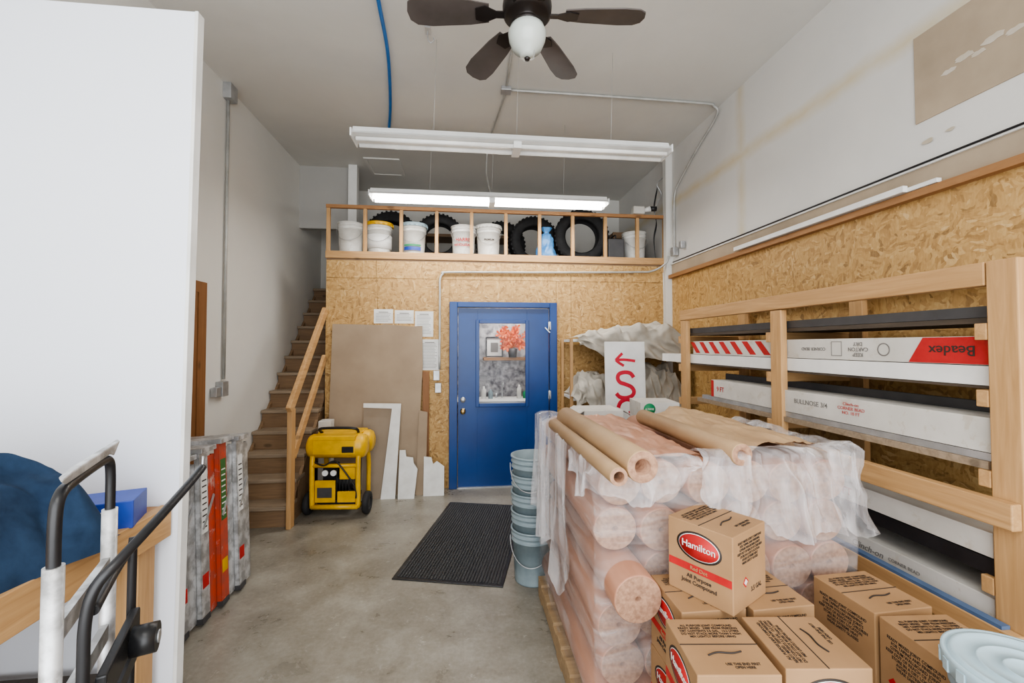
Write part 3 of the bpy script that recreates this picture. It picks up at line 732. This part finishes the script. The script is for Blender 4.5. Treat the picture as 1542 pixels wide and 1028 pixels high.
B().tube([at(1.0,1.275,.20),at(1.03,1.30,.20),at(1.05,1.26,.20),at(1.0,1.255,.20)],.003,6).obj('retaining_clip','steel',t,W=True)
for z in (.80,): B().bar(at(0,z,.055),at(1,z,.055),.016,.035).obj('handle_brace','black',t,W=True)
B().cyl(at(.6,.90,.08),at(.6,.90,.13),.034,n=24).obj('swivel_caster','black',t,W=True)
B().cyl(at(.6,.90,.13),at(.6,.90,.134),.015,n=16).obj('caster_bolt','steel',t,W=True)
B().bar(at(.1,.90,.065),at(.9,.90,.065),.02,.07).obj('bracket','black',t,W=True,bevel=.004)
for f in (0,1):
    p=Vector(at(f,.128)); dr=(Bv-A).normalized()*(1 if f else -1)
    B().cyl(p+dr*.03,p+dr*.09,.127,n=28).obj('wheel','rubber',t,W=True)
B().box(-1.0,-.62,.93,1.27,.003,.012).obj('toe_plate','alu',t,W=True)

# ------------------------------------------------------------------ pail stacks
for i in range(5):
    pail('grey-blue plastic pail nested in a tall stack',(.475,3.02,.001+i*.124),'bluepail',None,'stacked grey-blue pails',.36,.145,i in (0,4),rz=random.uniform(-.5,.5))
for i in range(3):
    pail('pale plastic pail with a ribbed lid near cartons',(1.29,.87,.001+.294*i),'bluepail','paillid','stacked lidded pails',.27,.135,True,rz=i)

# ------------------------------------------------------------------ pallet of paper rolls
t=thing('wooden_pallet','weathered wooden shipping pallet under the paper rolls','pallet',(1.06,2.25,0))
for k in range(7):
    y=1.60+.185*k; B().box(.48,1.62,y,y+.11,.10,.118).obj('deck_board','palletwood',t,W=True,bevel=.002)
for x in (.48,1.03,1.53): B().box(x,x+.09,1.60,2.82,.018,.10).obj('stringer','palletwood',t,W=True,bevel=.002)
for y in (1.60,2.15,2.70): B().box(.48,1.62,y,y+.11,0,.018).obj('bottom_board','palletwood',t,W=True)
def roll(name,label,x,y0,y1,z,r,core,mats,group,rz=0,cat='paper roll',sq=1):
    L=(y1-y0)/2
    prof=[(core,-L),(r*.6,-L-.002),(r*.96,-L-.001),(r,-L+.006),(r,L),(core,L)]
    b=B();b.lathe(prof,(0,0,0),32,'y',closed=True,mis=[1,1,0,0,1,1])
    if sq!=1:
        for v in b.bm.verts: v.co.z*=sq; v.co.x*=(2-sq)
    o=b.obj(name,mats);o.location=(x,(y0+y1)/2,z);o.rotation_euler=(0,0,rz)
    for f in o.data.polygons:
        if abs(f.normal.y)>.5: f.use_smooth=False
    return meta(o,label,cat,group)
for L in range(6):
    for c in range(6):
        dy=random.uniform(-.02,.05)
        if c==0 and L==3: dy=-.15
        roll('paper_roll','copper-pink rosin paper roll wrapped on the pallet',.602+.178*c+(.010 if L%2 else -.012)+random.uniform(-.003,.003),1.64+dy,2.80+dy,.12+.0862+.1725*L-(.012 if (L==5 and c>3) else 0),.0865,.012,['rosin','rollend'],'rosin paper rolls on pallet',sq=random.uniform(.965,.995))
ZT=.12+.1725*6+.001
roll('kraft_paper_roll','thick brown kraft paper roll on top of the pile',.585,1.40,2.42,ZT+.057,.055,.028,['kraft','rollend'],'kraft rolls',rad(1))
roll('kraft_paper_roll','thin brown kraft paper roll along the pile edge',.495,1.38,2.34,ZT+.033,.031,.018,['kraft','rollend'],'kraft rolls',rad(1))
roll('kraft_paper_roll','brown kraft paper roll lying on the pile',1.05,1.56,2.45,ZT+.045,.043,.02,['kraft','rollend'],'kraft rolls',rad(1))
b=B()
def kp(u,v):
    x=1.13+.45*u+.02*fbm(v*3,u,1);y=1.66+.95*v+.03*fbm(u*3,v,7)
    z=ZT+.02+.05*math.sin(PI*u)+.022*fbm(u*3.5,v*3,3)+.014*ridge(u*6+v*2,v*3,1)-.02*u
    return (x,y,max(z,ZT+.004))
b.grid(kp,60,70);solo(b,'kraft_paper_sheet','kraft','crumpled loose brown kraft paper over the rolls','paper')
b=B()
def kp2(u,v):
    x=.68+.30*u+.02*fbm(v*3,u,2);y=1.70+.98*v
    return (x,y,ZT+.008+.018*abs(fbm(u*3,v*5,11))+.012*math.sin(PI*u)*v)
b.grid(kp2,40,60);solo(b,'kraft_paper_sheet','rosin','broad flat tan paper layer over the top rolls','paper')
# stretch wrap around the pile
per=[(.492,2.86),(.492,2.2),(.492,1.63),(.515,1.60),(1.06,1.60),(1.57,1.60),(1.60,1.63),(1.60,2.2),(1.60,2.86)]
cum=[0]
for p,q in zip(per,per[1:]): cum.append(cum[-1]+math.dist(p,q))
def perp(u):
    s=u*cum[-1]
    for i in range(len(per)-1):
        if s<=cum[i+1]+1e-9:
            f=(s-cum[i])/(cum[i+1]-cum[i]);p,q=per[i],per[i+1]
            dx,dy=q[0]-p[0],q[1]-p[1];l=math.hypot(dx,dy)
            return p[0]+dx*f,p[1]+dy*f,dy/l,-dx/l
    return (*per[-1],1,0)
def wrapg(z0,z1,amp,seed):
    def f(u,v):
        x,y,nx,ny=perp(u);z=z0+(z1-z0)*v
        ph=((z-.12)/.1725)%1; sc=-(abs(ph-.5)*2)**3*.014 if abs(nx)>.9 else 0
        # long taut diagonal folds of the film
        w=u*16+z*7+1.2*fbm(u*3,z*1.5,seed,2)
        fold=(1-abs(math.sin(w)))**3*.7+(1-abs(math.sin(w*.55-z*6)))**4*.6
        d=amp*(fold+.35*fbm(u*9,z*5,seed,2))
        d=max(d,0)+sc
        return (x+d*nx,y+d*ny,z)
    return f
b=B();b.grid(wrapg(.10,1.15,.010,3),400,120)
solo(b,'stretch_wrap','film','clear plastic stretch wrap around the paper rolls','plastic wrap')
def loose(u0,u1,z0,z1,amp,seed,label,out=.014,inn_w=.14,ragged=.16,nf=9):
    b=B()
    def f(u,v):
        uu=u0+(u1-u0)*u;x,y,nx,ny=perp(uu)
        e=min(1,6*min(u,1-u))
        low=z0+ragged*fbm(u*3,0,seed,2)+.03*fbm(u*12,0,seed,2)+(1-e)*.12
        if v<.75: z=low+(z1-low)*(v/.75);inn=0
        else:
            k=(v-.75)/.25; z=z1+.02*math.sin(k*PI)+.012*fbm(u*6,v*3,seed,2)+.012;inn=k*inn_w*(.7+.6*noise.noise(Vector((u*6,seed,0))))
        w=u*nf+.9*(1-v)*math.sin(u*5+seed)+.5*fbm(u*3,v*1.5,seed,2)
        fold=(1-abs(math.sin(w*2.2)))**1.4*(.4+.9*(1-v))+.35*(1-abs(math.sin(w*5.1+v*2)))**1.6
        d=out+amp*(fold+.25*fbm(u*6,v*2,seed,2))-inn
        if inn==0: d=max(d,.014)
        return (x+d*nx,y+d*ny,z)
    b.grid(f,240,80);return solo(b,'loose_plastic','filmloose',label,'plastic wrap')
loose(.02,.25,.50,1.165,.040,5,'milky bunched stretch film hanging down the pile side',ragged=.2,nf=7)
loose(.46,.675,.90,1.185,.045,8,'long loose folds of clear plastic hanging over the front',nf=7)
loose(.27,.46,1.04,1.165,.022,12,'loose edge of clear stretch wrap on the pile',ragged=.08,inn_w=.08,nf=6)
loose(.67,.86,.95,1.18,.018,15,'clear plastic gathered at the corner of the pile',nf=6)

# ------------------------------------------------------------------ joint compound cartons
W2,L2,H=.1125,.1175,.25
TOPT='ALL PURPOSE JOINT COMPOUND\nREADY MIXED   KEEP FROM FREEZING\nNET CONTENTS 3.5 GAL   13.2 LITERS\nDO NOT STACK MORE THAN 3 HIGH\nMIX LIGHTLY BEFORE USING'
SIDET='READY MIXED JOINT COMPOUND\nFOR TAPING AND FINISHING\nGYPSUM WALLBOARD JOINTS\nKEEP OUT OF REACH OF CHILDREN\nSTORE IN A DRY LOCATION\nAVOID EXTREME HEAT\nWEAR SAFETY GLASSES'
def carton(loc,rz,label,logo=True):
    t=thing('cardboard_carton',label,'box',loc,rz,'joint compound cartons')
    B().box(-W2,W2,-L2,L2,0,H).obj('carton_body','carton',t,bevel=.003)
    b=B();b.box(-W2,W2,-.0015,.0015,H,H+.0012);b.obj('flap_seam','ink',t)
    if logo:
        for nm,mt,sy,sz,off in (('logo_rim','ink',.082,.050,.0012),('logo_ring','whiteink',.0745,.0435,.0016),('logo_oval','red',.072,.041,.0020)):
            b=B();b.lathe([(0,0),(1,0),(1,.001),(0,.001)],(0,0,0),36,'x')
            o=b.obj(nm,mt,t);o.data.transform(Matrix.Diagonal((1,sy,sz,1)));o.location=(-W2-off,0,.175)
        text('Hamilton',.033,'whiteink',t,(-W2-.0034,0,.176),FX,off=.0002)
        b=B();b.box(-W2-.0012,-W2,-L2+.004,L2-.004,.085,.110);b.obj('red_band','red',t)
        text('Red Dot',.018,'carton',t,(-W2-.0022,0,.0975),FX,off=.0002)
        text('All Purpose\nJoint Compound',.019,'ink',t,(-W2-.0012,0,.058),FX,off=.0002)
    else:
        text(SIDET,.0135,'ink',t,(-W2-.0008,0,.165),FX,off=.0001,ext=.0003,sx=.85)
        b=B();b.poly([(-W2-.0008,.052,.07),(-W2-.0008,.07,.052),(-W2-.0008,.088,.07),(-W2-.0008,.07,.088)],(.0006,0,0));b.obj('side_hazard_mark','red',t)
    text(SIDET,.0115,'ink',t,(0,-L2-.0008,.185),FY,off=.0001,ext=.0003,sx=.9)
    b=B();b.poly([(-.05,-L2-.0008,.085),(-.032,-L2-.0008,.067),(-.014,-L2-.0008,.085),(-.032,-L2-.0008,.103)],(0,.0006,0));b.obj('hazard_mark','red',t)
    b=B();b.poly([(-.043,-L2-.0016,.085),(-.032,-L2-.0016,.074),(-.021,-L2-.0016,.085),(-.032,-L2-.0016,.096)],(0,.0006,0));b.obj('hazard_center','whiteink',t)
    text('3.5 GAL',.022,'ink',t,(.04,-L2-.0008,.05),FY,off=.0002,ext=.0003)
    text(TOPT,.0125,'ink',t,(0,.058,H+.001),(0,0,0),ext=.0003,off=.0001,sx=.85)
    text('USE THIS END FIRST\nOPEN HERE',.0125,'ink',t,(.03,-.085,H+.001),(0,0,0),ext=.0003,off=.0001,sx=.85)
    b=B();b.tube([(-.05,-.045,H+.001),(-.02,-.035,H+.002),(.02,-.038,H+.002),(.05,-.03,H+.001)],.0025,6);b.obj('handle_slot','ink',t)
    return t
base=carton((.895,1.475,.7525),rad(30),'brown joint compound carton with red oval logo on top')
basep=carton((1.43,1.41,.001),rad(3),'brown joint compound carton with dense printed text panel',False)
colsC=[(.815,1.475,0,base),(.735,1.205,-6,base),(1.052,1.465,2,base),(.988,1.195,84,base),(1.43,1.41,3,basep),(1.43,1.15,-4,basep)]
for ci,(x,y,r,bs) in enumerate(colsC):
    for L in range(3):
        if ci==4 and L==0: continue
        dx=(-.045 if (ci in (1,) and L<2) else 0)
        dup(bs,(x+dx,y,.001+L*.2505),rad(r+(2 if L==1 else 0)),'brown joint compound carton with red logo in a stack' if bs is base else None)

# cartons behind the pile
def wcarton(x,y,z,w,l,h,rz,label,logo=True,lx=0,flaps=True,lz=.72):
    t=thing('white_carton',label,'box',(x,y,z),rz,'white cartons behind the pile')
    B().box(-w/2,w/2,-l/2,l/2,0,h).obj('carton_body','cartonw',t,bevel=.003)
    if logo:
        b=B();b.lathe([(0,0),(.045,0),(.045,.001),(0,.001)],(lx,-l/2-.0012,h*lz),28,'y');b.obj('green_logo','green',t)
        text('ALL PURPOSE',.02,'whiteink',t,(lx,-l/2-.0022,h*lz),FY,ext=.0004,sx=.55)
        if flaps:
            b=B()
            for s in (-1,1): b.T=Matrix.Translation((s*w/2,0,h))@Matrix.Rotation(s*rad(30),4,'Y'); b.box(0 if s>0 else -.08,.08 if s>0 else 0,-l/2,l/2,0,.004)
            b.obj('flap','cartonw',t)
for k in range(4): wcarton(1.03,3.28,.001+.284*k,.30,.30,.282,0,'white joint compound carton with green circle logo' if k==3 else 'plain white carton stacked behind the rolls',k==3)
for k in range(4): wcarton(1.50,3.32,.001+.296*k,.30,.30,.294,rad(-6) if k==3 else 0,'white carton with green round emblem' if k==3 else 'plain white carton stacked behind the rolls',k==3,-.08,False,.83)
# shelving in rear right corner
t=thing('corner_shelving','white painted shelves against the strand board','shelving',(1.75,4.7,0))
for z in (1.66,1.03,.42): B().box(1.15,2.38,4.52,4.98,z,z+.03).obj('shelf_board','white',t,W=True,bevel=.003)
for x in (1.12,2.38):
    for y in (4.52,4.95): B().box(x,x+.03,y,y+.03,0,1.69).obj('upright','wood_z',t,W=True)
def cloth(x0,x1,y0,y1,z,h0,h1,droop,seed,label,dv=.7):
    b=B()
    def f(u,v):
        n1=fbm(u*2.6,v*2,seed,2)
        ends=min(1,6*min(u,1-u)); ends=math.sin(ends*PI/2)
        hh=(h0+(h1-h0)*u)*ends*(.8+.5*n1)
        w=u*2.6+v*1.4+.6*n1
        soft=lambda a,p=1.6:(.5+.5*math.sin(a))**p
        fold=soft(w*12); fold2=soft((u*1.7-v*1.6)*13+seed+n1*2); fold3=soft((u*3.1+v*.8)*15+seed*2+n1*3)
        x=x0+(x1-x0)*u+.04*fbm(v*3,u*3,seed,2)
        if v<.42:
            k=v/.42; dr=droop*max(.15,(.85+dv*1.8*noise.noise(Vector((u*2.1,seed,.5)))+.3*noise.noise(Vector((u*7,seed,1.5)))))
            zz=z-dr+(dr+.02)*k+hh*.6*k**1.5+.015*fold3*k
            y=y0-.03-.045*fold*(.4+.6*(1-k))-.02*fold2-.018*fold3
            x+=.03*math.sin(u*9+k*3+seed)*(1-k)
        else:
            k=(v-.42)/.58; prof=.6+.4*math.sin(min(1,k*1.4)*PI/2) if k<.75 else (1-(k-.75)*3.4)
            zz=z+.02+hh*max(prof,0)+.045*ends*fold*(1-k)+.035*ends*fold2*(1-k)+.018*ends*fold3
            y=y0-.01+(y1-y0)*k-.035*fold*(1-k)-.02*fold2*(1-k)
        return (x,min(y,y1),zz)
    b.grid(f,220,120);solo(b,'drop_cloth','canvas',label,'drop cloth','canvas drop cloths')
cloth(1.20,2.33,4.50,4.94,1.692,.0,.20,.17,3.3,'large crumpled canvas drop cloth heaped on the top shelf')
cloth(1.14,1.70,4.50,4.93,1.062,.28,.22,.22,6.1,'crumpled canvas drop cloth on the lower shelf')
cloth(1.80,2.35,4.50,4.93,1.062,.40,.34,.20,9.7,'bundle of pale canvas drop cloth on the lower shelf')
# sign, hand-sprayed strokes
t=thing('painted_sign','white board sign with red sprayed arrow and letters','sign',(1.60,4.14,0),rot=(rad(-3),0,rad(-3)))
B().box(-.205,.205,-.012,.0,0,1.66).obj('board','white',t,bevel=.002)
def stroke(name,zc,lines,r,sx=1,sz=1,xo=0):
    b=B();b.T=Matrix.Translation((xo,-.0125,zc))@Matrix.Diagonal((sx,.06,sz,1))
    for L in lines: b.tube([(x,0,z) for x,z in L],r,12)
    b.obj(name,'redspray',t)
stroke('arrow_mark',1.475,[[(-.09,0),(-.02,.004),(.05,-.002),(.105,-.010)],[(-.095,-.002),(-.06,.035),(-.025,.068)],[(-.095,.002),(-.06,-.028),(-.012,-.058)]],.014)
stroke('lettering',1.225,[[(.085,.075),(.055,.115),(0,.128),(-.06,.112),(-.078,.070),(-.055,.028),(0,.008),(.06,-.02),(.085,-.065),(.062,-.108),(0,-.128),(-.06,-.118),(-.095,-.082)]],.020)
stroke('lettering',.955,[[(.075,.085),(.045,.118),(-.005,.126),(-.06,.098),(-.085,.035),(-.085,-.035),(-.06,-.09),(0,-.12),(.06,-.10),(.08,-.05),(.078,-.01),(.02,-.008)]],.020,xo=.005)

# ------------------------------------------------------------------ lumber rack
t=thing('lumber_rack','pine lumber rack holding long cartons along the wall','storage rack',(2.12,2.4,0))
XF=1.85
posts=(1.30,2.40,3.50)
for y in posts:
    B().box(XF,XF+.04,y-.045,y+.045,0,1.83 if y!=1.30 else 1.92).obj('post','wood_z',t,W=True,bevel=.004)
    B().box(2.38,2.42,y-.045,y+.045,0,1.90).obj('post','wood_z',t,W=True,bevel=.004)
B().box(XF-.0,XF+.04,1.35,3.56,1.835,1.92).obj('top_beam','wood_y',t,W=True,bevel=.004)
B().box(2.38,2.42,1.25,3.56,1.905,1.95).obj('top_beam','wood_y',t,W=True,bevel=.004)
B().box(XF-.042,XF-.002,1.26,2.44,1.0,1.09).obj('front_rail','wood_y',t,W=True,bevel=.004)
B().box(XF-.042,XF-.002,1.26,3.54,.58,.655).obj('front_rail','wood_y',t,W=True,bevel=.004)
for y in posts:
    for z in (1.46,1.175,.80,.60,1.70): B().box(XF+.0,2.40,y+.047,y+.085,z-.06,z).obj('cross_arm','wood_x',t,W=True,bevel=.003)
B().box(XF+.045,2.37,1.26,3.55,.602,.615).obj('shelf_panel','oldwood',t,W=True)
B().box(XF+.045,2.37,1.26,3.55,1.462,1.472).obj('shelf_panel','darkwood',t,W=True)
g='long cartons on the rack'
def longc(x0,x1,y0,y1,z0,z1,label,mat='cartonw',root=False,cat='box',name='long_carton'):
    t=thing(name,label,cat,((x0+x1)/2,(y0+y1)/2,z0),group=g)
    B().box(x0,x1,y0,y1,z0,z1).obj('carton_body',mat,t,W=True,bevel=.002);return t
c=longc(1.895,2.03,1.28,3.42,1.548,1.655,'long white carton with red stripes and Beadex lettering')
xs=1.8945
b=B();y=2.50
while y<3.38:
    b.poly([(xs,y,1.56),(xs,y+.06,1.56),(xs,y+.06+.09,1.648),(xs,y+.09,1.648)],(-.001,0,0)); y+=.135
b.obj('red_stripe','red',c,W=True)
b=B();b.poly([(xs,1.285,1.55),(xs,1.66,1.55),(xs,1.60,1.653),(xs,1.285,1.653)],(-.001,0,0));b.obj('red_end_block','red',c,W=True)
text('Beadex',.056,'ink',c,(xs-.0018,1.495,1.602),FX,W=True,off=.0004).rotation_euler.rotate_axis('Z',PI)
for (s,yy,sz) in (('KEEP\nCARTON\nDRY',1.90,.026),('CORNER BEAD',2.17,.024)):
    text(s,sz,'greyink',c,(xs-.001,yy,1.602),FX,W=True,off=.0002).rotation_euler.rotate_axis('Z',PI)
b=B();b.lathe([(.025,0),(.030,0),(.030,.001),(.025,.001)],(xs-.001,1.77,1.602),28,'x',closed=True);b.box(xs-.001,xs,1.99,1.993,1.57,1.64);b.box(xs-.001,xs,2.05,2.053,1.57,1.64);b.box(xs-.001,xs,1.99,2.053,1.567,1.57);b.box(xs-.001,xs,1.99,2.053,1.638,1.641);b.obj('handling_symbol','greyink',c,W=True)
longc(2.04,2.19,1.42,3.35,1.474,1.60,'long white carton lying on the rack')
longc(2.20,2.36,1.35,3.4,1.474,1.57,'long pale carton lying at the back of the rack')
b=B();b.box(1.892,1.898,1.30,3.98,1.474,1.545);b.box(1.898,2.03,1.30,3.9,1.539,1.545);b.box(1.898,2.03,1.30,3.9,1.474,1.480)
solo(b,'corner_bead_bundle','white','bundle of white metal corner bead on the rack','corner bead')
c=longc(1.87,2.03,1.33,3.12,1.235,1.36,'long white carton printed BULLNOSE with red stamp')
x2=1.8695
text('BULLNOSE 3/4',.036,'greyink',c,(x2-.001,2.17,1.305),FX,W=True,off=.0001)
text('Clinch-on\nCORNER BEAD\nNO. 10 FT',.022,'redink',c,(x2-.001,1.92,1.31),FX,W=True)
text('9 FT',.05,'red',c,(x2-.001,3.0,1.295),FX,W=True,off=.0004)
b=B();b.box(x2-.001,x2,3.085,3.118,1.236,1.358);b.obj('red_end_block','red',c,W=True)
longc(2.06,2.2,1.55,3.3,1.215,1.33,'long white carton at the middle rack level')
longc(2.21,2.36,1.38,3.1,1.177,1.30,'plain long carton at the middle rack level')
solo(B().box(1.86,2.18,1.36,3.3,1.1765,1.2045),'plank','oldwood','worn plank under long cartons on the rack','board')
for k in range(3): solo(B().box(1.872+.05*k,1.912+.05*k,1.34+.07*k,3.25-.05*k,1.2055,1.233),'metal_track','steel' if k!=1 else 'grey','thin metal trim length beneath the cartons','metal track','thin metal lengths')
solo(B().box(2.04,2.055,1.34,3.2,1.2055,1.40),'metal_strip','grey','dark green metal strip on the rack','strip')
c=longc(1.87,2.04,1.36,3.1,.862,.95,'long white carton marked 9 FT behind the rack rail')
text('9 FT',.05,'red',c,(1.8685,1.97,.905),FX,W=True,off=.0004)
for k in range(4): solo(B().box(1.87+.11*k,1.965+.11*k,1.36,3.3,.8015,.858),'metal_track','black','black metal track lying on the rack','metal track','metal tracks')
c=longc(1.87,2.06,1.36,3.3,.617,.72,'long white carton with cursive corner bead print')
text('Clinch-on',.040,'greyink',c,(1.8685,1.85,.675),FX,W=True,off=.0001,shear=.3)
text('CORNER BEAD',.020,'greyink',c,(1.8685,1.68,.675),FX,W=True)
longc(2.09,2.34,1.36,3.3,.617,.74,'long pale carton on the lowest rack shelf')
solo(B().box(1.812,1.845,1.30,3.4,.6555,.668),'metal_strip','bluestrip','muted blue strip along the lower rack rail','strip')
for k in range(4): solo(B().box(1.90+.11*k,1.995+.11*k,1.36,3.5,1.702,1.722),'dark_board','darkwood','dark long board stored beneath the rack top','board','dark boards')
for k in range(3): solo(B().box(1.90+.15*k,2.03+.15*k,1.3+.09*k,3.5,1.7235,1.765),'metal_track','grey','dark grey metal track beneath the rack top','metal track','grey tracks')
for k in range(3): longc(1.90+.15*k,2.03+.15*k,1.4,3.4,.002,.16,'long carton stored under the rack',mat='cartonw' if k%2 else 'carton')

# ------------------------------------------------------------------ lights
def area(name,loc,rot,sx,sy,p,col=(1,1,1)):
    l=bpy.data.lights.new(name,'AREA');l.shape='RECTANGLE';l.size=sx;l.size_y=sy;l.energy=p;l.color=col
    o=bpy.data.objects.new(name,l);o.location=loc;o.rotation_euler=rot;COL.objects.link(o);return o
area('garage_opening_light',(.1,-1.5,1.9),(rad(90),0,0),4.2,3.4,205,(.97,.985,1))
area('overhead_area_light',(.2,-.3,3.7),(0,0,0),2.4,.4,48,(1,.97,.92))  # unseen area lamp overhead behind the camera, no fixture modelled here
area('inner_room_light',(.6,5.45,2.5),(0,0,0),.8,.4,26,(1,.98,.95))
area('loft_fixture_light',(.28,4.46,3.08),(0,0,0),2.4,.2,34,(1,.97,.92))
w=bpy.data.worlds.new('world');SC.world=w;w.use_nodes=True
w.node_tree.nodes['Background'].inputs[0].default_value=(.88,.93,1,1);w.node_tree.nodes['Background'].inputs[1].default_value=1.3
